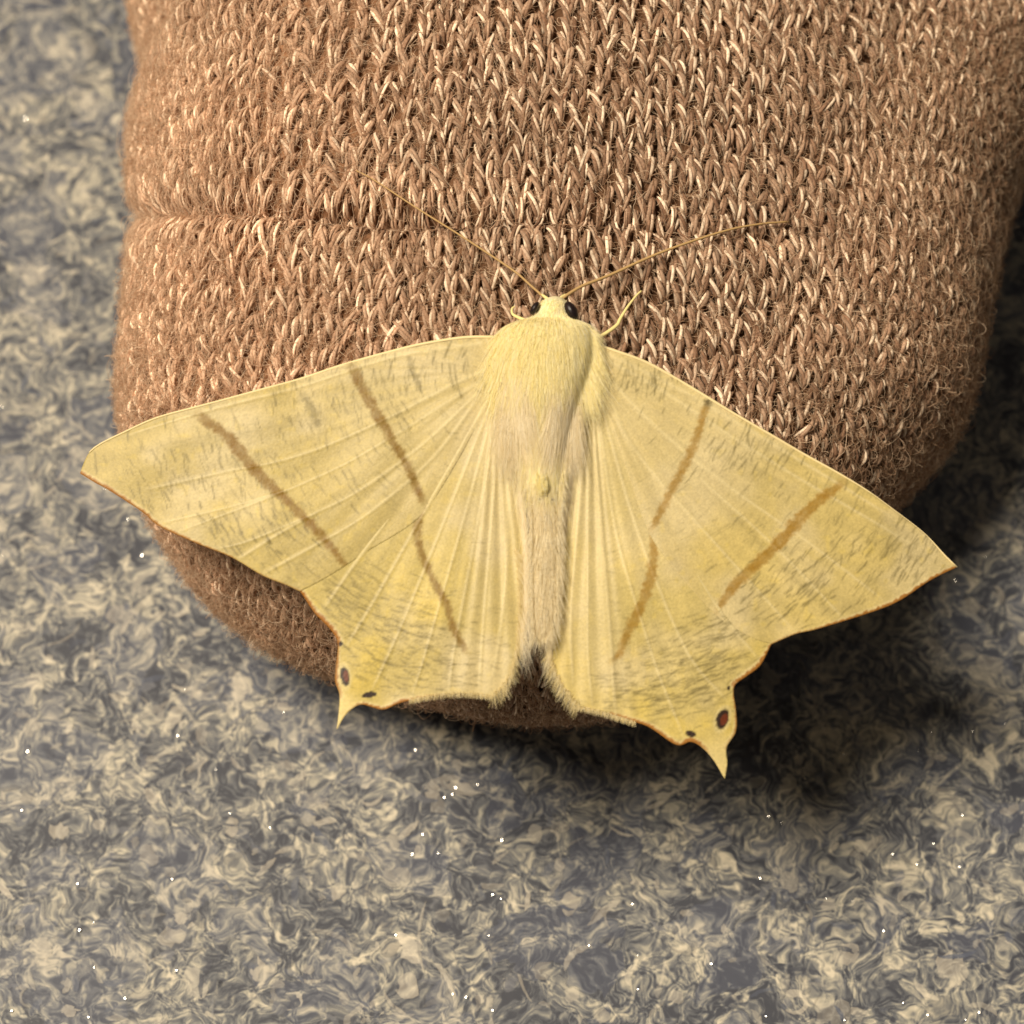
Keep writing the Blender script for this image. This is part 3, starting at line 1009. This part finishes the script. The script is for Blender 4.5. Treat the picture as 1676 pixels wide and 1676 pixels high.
# fringes on the hindwings
fringe(hwL, [(846, 900), (850, 980), (846, 1060), (830, 1116), (806, 1141)], 520, 24, [(.55, .75), (.45, .9), (.3, 1), (.0, 1)], liftH, M_FRINGE, 11, spread=.2)
fringe(hwL, [(806, 1141), (770, 1136), (720, 1138), (670, 1146)], 420, 9, [(-.1, 1), (-.1, 1)], liftH, M_FRINGE, 12)
fringe(hwR, [(922, 960), (908, 1020), (902, 1080), (918, 1121), (946, 1157)], 520, 24, [(-.6, .7), (-.5, .9), (-.5, .8), (-.3, 1)], liftH, M_FRINGE, 13, spread=.2)
fringe(hwR, [(946, 1157), (985, 1166), (1040, 1183)], 360, 9, [(-.2, 1), (-.25, 1)], liftH, M_FRINGE, 14)

# long pale hairs along the hindwings' inner margins
fringe(hwL, [(838, 690), (848, 780), (857, 880), (859, 980), (851, 1056)], 700, 60, [(.10, 1), (.16, 1), (.2, 1), (.25, 1)], liftH, M_FURG, 21, spread=.14, rad=.009, name='inner_fringe')
fringe(hwR, [(942, 690), (931, 800), (919, 920), (909, 1000), (902, 1066)], 700, 60, [(-.10, 1), (-.14, 1), (-.2, 1), (-.25, 1)], liftH, M_FURG, 22, spread=.14, rad=.009, name='inner_fringe')

# --- body: one continuous loft from head to tail
spine = [(908, 489, 4, .2), (907, 495, 18, .75), (906, 508, 25, 1.15), (904, 522, 33, 1.25), (898, 532, 56, 1.35), (893, 545, 74, 1.6), (891, 575, 80, 1.7), (890, 615, 74, 1.7), (889, 660, 60, 1.5),
         (888, 710, 46, 1.2), (890, 770, 34, .85), (892, 840, 27, .56), (892, 920, 25, .48), (891, 990, 23, .42), (889, 1030, 18, .36), (886, 1050, 10, .25), (885, 1057, 2, .1)]
sp = spline(np.array(spine, float), 90)
NA = 28
an = np.linspace(0, 2 * math.pi, NA, endpoint=False)
BV, BC = [], []
for k, (x, y, r_, hh) in enumerate(sp):
    r_ = max(r_, .5)
    seg = 1 + .02 * math.sin((y - 800) / 38 * 2 * math.pi) * (y > 790)
    q = np.stack([x + r_ * seg * np.cos(an), np.full(NA, y)], -1)
    s = np.sin(an)
    H = .55 + np.where(s > 0, hh * s, .55 * s) * seg
    BV.append(wing_surface(q, H))
    if y < 536:
        c = (0.78, 0.70, 0.44)
    elif y < 640:
        c = (0.88, 0.76, 0.36)
    else:
        f = min(1, (y - 640) / 150)
        c = np.array((0.80, 0.70, 0.38)) * (1 - f) + np.array((0.74, 0.665, 0.49)) * f
    band = .5 + .5 * math.cos((y - 800) / 38 * 2 * math.pi) if y > 790 else 0
    c = np.asarray(c) * (1 + .10 * band)
    BC.append(np.tile(c, (NA, 1)))
BV = np.vstack(BV)
BC = np.clip(np.vstack(BC), 0, 1)
F = []
for i in range(len(sp) - 1):
    for j in range(NA):
        j2 = (j + 1) % NA
        F.append((i * NA + j, (i + 1) * NA + j, (i + 1) * NA + j2, i * NA + j2))
body = make_mesh('body', BV, np.array(F), M_BODY, moth, C=BC)
body['label'] = 'furry yellow thorax with slim greyish ringed abdomen'


def body_point(x, y, lat):
    """a place on the body's upper side: lat -1..1 across"""
    cx = np.interp(y, sp[:, 1], sp[:, 0])
    r_ = np.interp(y, sp[:, 1], sp[:, 2])
    hh = np.interp(y, sp[:, 1], sp[:, 3])
    return np.stack([cx + r_ * lat, y], -1), .55 + hh * np.sqrt(np.clip(1 - lat ** 2, 0, 1))


def fur(name, n, ylo, yhi, lmin, lmax, mat, seed, lat_lo=-1, lat_hi=1, fan=.25, lift=.35, rad=.013, drift=0.0, clump=14):
    r = np.random.default_rng(seed)
    y = r.uniform(ylo, yhi, n)
    lat = r.uniform(lat_lo, lat_hi, n)
    q, h = body_point(None, y, lat)
    ln = r.uniform(lmin, lmax, n)
    ang_ = fan * lat + drift + r.normal(0, .10, n)
    # neighbouring hairs lean together
    ang_ += .35 * (vnoise(q[:, 0] / clump, q[:, 1] / (clump * 3), seed) - .5)
    K_ = 6
    P = np.empty((n, K_, 3))
    lf = lift * r.uniform(.4, 1.3, n)
    for k in range(K_):
        s = k / (K_ - 1)
        p = q + np.stack([np.sin(ang_), np.cos(ang_)], -1) * (ln * s)[:, None]
        cx = np.interp(p[:, 1], sp[:, 1], sp[:, 0])
        r_ = np.interp(p[:, 1], sp[:, 1], sp[:, 2])
        hh = np.interp(p[:, 1], sp[:, 1], sp[:, 3])
        l2 = np.clip(np.abs(p[:, 0] - cx) / np.maximum(r_, 1), 0, 1.6)
        surf = .55 + hh * np.sqrt(np.clip(1 - l2 ** 2, 0.02, 1))
        surf = np.maximum(surf, np.where(l2 > .8, 1.0, .8))
        P[:, k] = wing_surface(p, surf - .06 + lf * math.sin(math.pi * min(1, s * .8 + .05)))
    R = r.uniform(.6, 1.3, n)[:, None] * rad * np.array([1, 1, .95, .8, .6, .3])[None]
    o = make_hair(name, P, R, mat, body)
    o['kind'] = 'stuff'
    return o


fur('head_fur', 500, 494, 526, 8, 18, M_FUR, 50, fan=.6, lift=.10, rad=.009)
fur('thorax_fur', 8000, 532, 640, 36, 84, M_FUR, 51, clump=9, fan=.40, lift=.36, rad=.0095)
fur('collar_fur', 2400, 528, 560, 22, 44, M_FUR, 52, fan=.8, lift=.34, rad=.0095)
fur('shoulder_tuft', 2600, 580, 660, 80, 160, M_FURG, 53, -.95, -.35, fan=.1, lift=.34, drift=.12, rad=.009)
fur('shoulder_tuft', 2600, 600, 670, 80, 150, M_FURG, 54, .25, .85, fan=.1, lift=.34, drift=-.20, rad=.009)
fur('back_fur', 3200, 640, 770, 40, 95, M_FUR, 55, -.8, .8, fan=-.1, lift=.22, rad=.009)
fur('abdomen_down', 3000, 740, 1046, 16, 40, M_FURA, 56, fan=.35, lift=.24, rad=.009)
fur('crest_fur', 320, 778, 800, 14, 26, M_FUR, 57, -.42, .12, fan=.5, lift=.5, rad=.010)

# crest on the back with dark specks behind it
q, h = body_point(None, np.array([797.]), np.array([-.16]))
c = wing_surface(q, h)[0]


def ellipsoid(name, c, ax, mat, parent, tilt=0.0, nseg=16, nring=10):
    V, F = [], []
    X = np.array([math.cos(tilt), math.sin(tilt) * .96, math.sin(tilt) * .28])
    Yv = np.array([-math.sin(tilt), math.cos(tilt) * .96, math.cos(tilt) * .28])
    Z = np.cross(X, Yv)
    for i in range(nring + 1):
        t = math.pi * i / nring
        for j in range(nseg):
            p = 2 * math.pi * j / nseg
            V.append(c + ax[0] * math.sin(t) * math.cos(p) * X + ax[1] * math.sin(t) * math.sin(p) * Yv + ax[2] * math.cos(t) * Z)
    for i in range(nring):
        for j in range(nseg):
            j2 = (j + 1) % nseg
            F.append((i * nseg + j, (i + 1) * nseg + j, (i + 1) * nseg + j2, i * nseg + j2))
    return make_mesh(name, np.array(V), np.array(F), mat, parent)


ellipsoid('back_crest', c, (.38, .55, .16), plain('crest_cream', (0.66, 0.58, 0.36), .9, .05), body)
for (x, y, s) in ((866, 817, .9), (884, 822, .7), (903, 823, 1.2), (895, 818, .6)):
    q = np.array([[x, y]], float)
    cx = np.interp(y, sp[:, 1], sp[:, 0]); r_ = np.interp(y, sp[:, 1], sp[:, 2]); hh = np.interp(y, sp[:, 1], sp[:, 3])
    c = wing_surface(q, np.array([.55 + hh * math.sqrt(max(0, 1 - ((x - cx) / r_) ** 2)) + .05]))[0]
    ellipsoid('dark_speck', c, (.14 * s, .10 * s, .06), plain('speck_brown', (0.12, 0.075, 0.035), .8, .1), body, nseg=8, nring=5)

# eyes
for (x, y, ax, tl) in ((875, 512, (.22, .44, .36), -.55), (934, 517, (.38, .64, .48), .45)):
    c = wing_surface(np.array([[x, y]], float), np.array([1.30]))[0]
    ellipsoid('eye', c, ax, M_EYE, body, tilt=tl)


def sock_line(pts, lift, n=40):
    q = spline(pts, n)
    return to_surface(q, ztop) + np.outer(np.broadcast_to(lift, (n,)), [0, -.3, .95])


# feelers
for (thick, pts) in ((.7, [(893, 499), (868, 476), (838, 449), (760, 396), (682, 346), (612, 299), (584, 284)]), (1.0, [(918, 499), (950, 478), (992, 460), (1080, 420), (1180, 385), (1240, 372), (1290, 367)])):
    lf = np.interp(np.linspace(0, 1, 40), [0, .25, .8, 1], [1.9, 1.35, .95, .75])
    make_tube('antenna', sock_line(pts, lf), np.linspace(.105, .06, 40) * thick, M_ANT, moth)
# front legs
make_tube('leg', sock_line([(962, 566), (985, 556), (1008, 539), (1014, 528), (1026, 508), (1040, 489), (1049, 480)], np.linspace(1.6, .75, 40)), np.interp(np.linspace(0, 1, 40), [0, .45, .55, 1], [.13, .12, .10, .06]), M_LEG, moth)
make_tube('leg', sock_line([(862, 534), (848, 527), (839, 521), (838, 512), (842, 508)], np.linspace(1.7, 1.2, 40)), np.linspace(.12, .06, 40), M_LEG, moth)
# palps beside the brow
for pts in ([(896, 500), (889, 494), (882, 490)], [(915, 500), (921, 494), (927, 491)]):
    make_tube('palp', sock_line(pts, np.linspace(2.0, 1.8, 12), 12), np.linspace(.11, .05, 12), M_LEG, moth)

# ------------------------------------------------------------------ glints in the floor
bright = [(232, 910, 1.3), (205, 1634, 1.5), (291, 1205, 1.1), (45, 1231, 1.3), (36, 1327, 1), (822, 1376, 1.3), (746, 1290, 1.2), (727, 1306, 1.2), (740, 1301, 1), (782, 1285, 1.1),
          (680, 1228, 1), (648, 1531, 1.2), (806, 1465, 1.1), (820, 1472, .9), (800, 1532, 1), (1244, 1438, 1.3), (1461, 1399, 1.2), (1352, 1471, 1), (1446, 1524, .9), (1570, 1420, 1), (1575, 1335, 1),
          (1258, 1337, 1.2), (1279, 1347, .9), (1518, 1662, 1.2), (1602, 1658, 1.1), (1478, 1642, 1), (1253, 1664, 1), (154, 1584, 1), (131, 1523, 1.2), (153, 1511, 1.1), (289, 1589, 1.1), (127, 1447, 1),
          (282, 1440, 1), (442, 1355, 1), (376, 1332, 1), (806, 1654, 1.1), (763, 1633, 1), (741, 1628, .8), (1164, 1578, 1), (1528, 1381, 1), (1303, 1230, .8), (1315, 1258, .8), (1317, 1275, .8),
          (1380, 1234, .9), (1525, 1200, .9), (1567, 775, .9), (1563, 950, 1), (1612, 912, 1), (42, 195, 1.6), (19, 1655, 1), (1035, 1480, 1), (964, 1548, .9), (1044, 1620, 1), (675, 1399, 1), (692, 1366, .9)]
pts = [(x, y, s * .09) for x, y, s in bright]
for _ in range(40):
    pts.append((rng.uniform(-100, 1780), rng.uniform(600, 1760), rng.uniform(.03, .07)))
H = LDIR * 1200
Vv, Ff = [], []
for (x, y, s) in pts:
    c = to_plane(np.array([x, y], float), 0.0)
    l = H - c; l /= np.linalg.norm(l)
    v = CAM - c; v /= np.linalg.norm(v)
    n_ = l + v + rng.normal(0, .085, 3)
    n_ /= np.linalg.norm(n_)
    t1 = np.cross(n_, [0, 1, 0]); t1 /= np.linalg.norm(t1)
    t2 = np.cross(n_, t1)
    k0 = len(Vv)
    ro = rng.uniform(0, 6.28)
    s = s * rng.uniform(.70, 1.30)
    shp = rng.uniform(.45, 1.15, 7)
    apex = c + np.array([0, 0, .05 + s * .5])
    Vv.append(apex + n_ * s * .06)
    for ring, (rr_, dz) in enumerate(((.55, .045), (1.0, -.02), (1.0, -.9))):
        for j in range(7):
            aa = ro + j * 2 * math.pi / 7
            Vv.append(apex + (t1 * math.cos(aa) + t2 * math.sin(aa)) * s * rr_ * shp[j] + n_ * s * dz)
    for j in range(7):
        j2 = (j + 1) % 7
        Ff.append((k0, k0 + 1 + j, k0 + 1 + j2))
        for rg in (0, 1):
            a0, b0 = k0 + 1 + rg * 7, k0 + 8 + rg * 7
            Ff.append((a0 + j, b0 + j, b0 + j2)); Ff.append((a0 + j, b0 + j2, a0 + j2))
o = make_mesh('mica_flakes', np.array(Vv), np.array(Ff), M_FLAKE, floor, smooth=True)
o['kind'] = 'stuff'
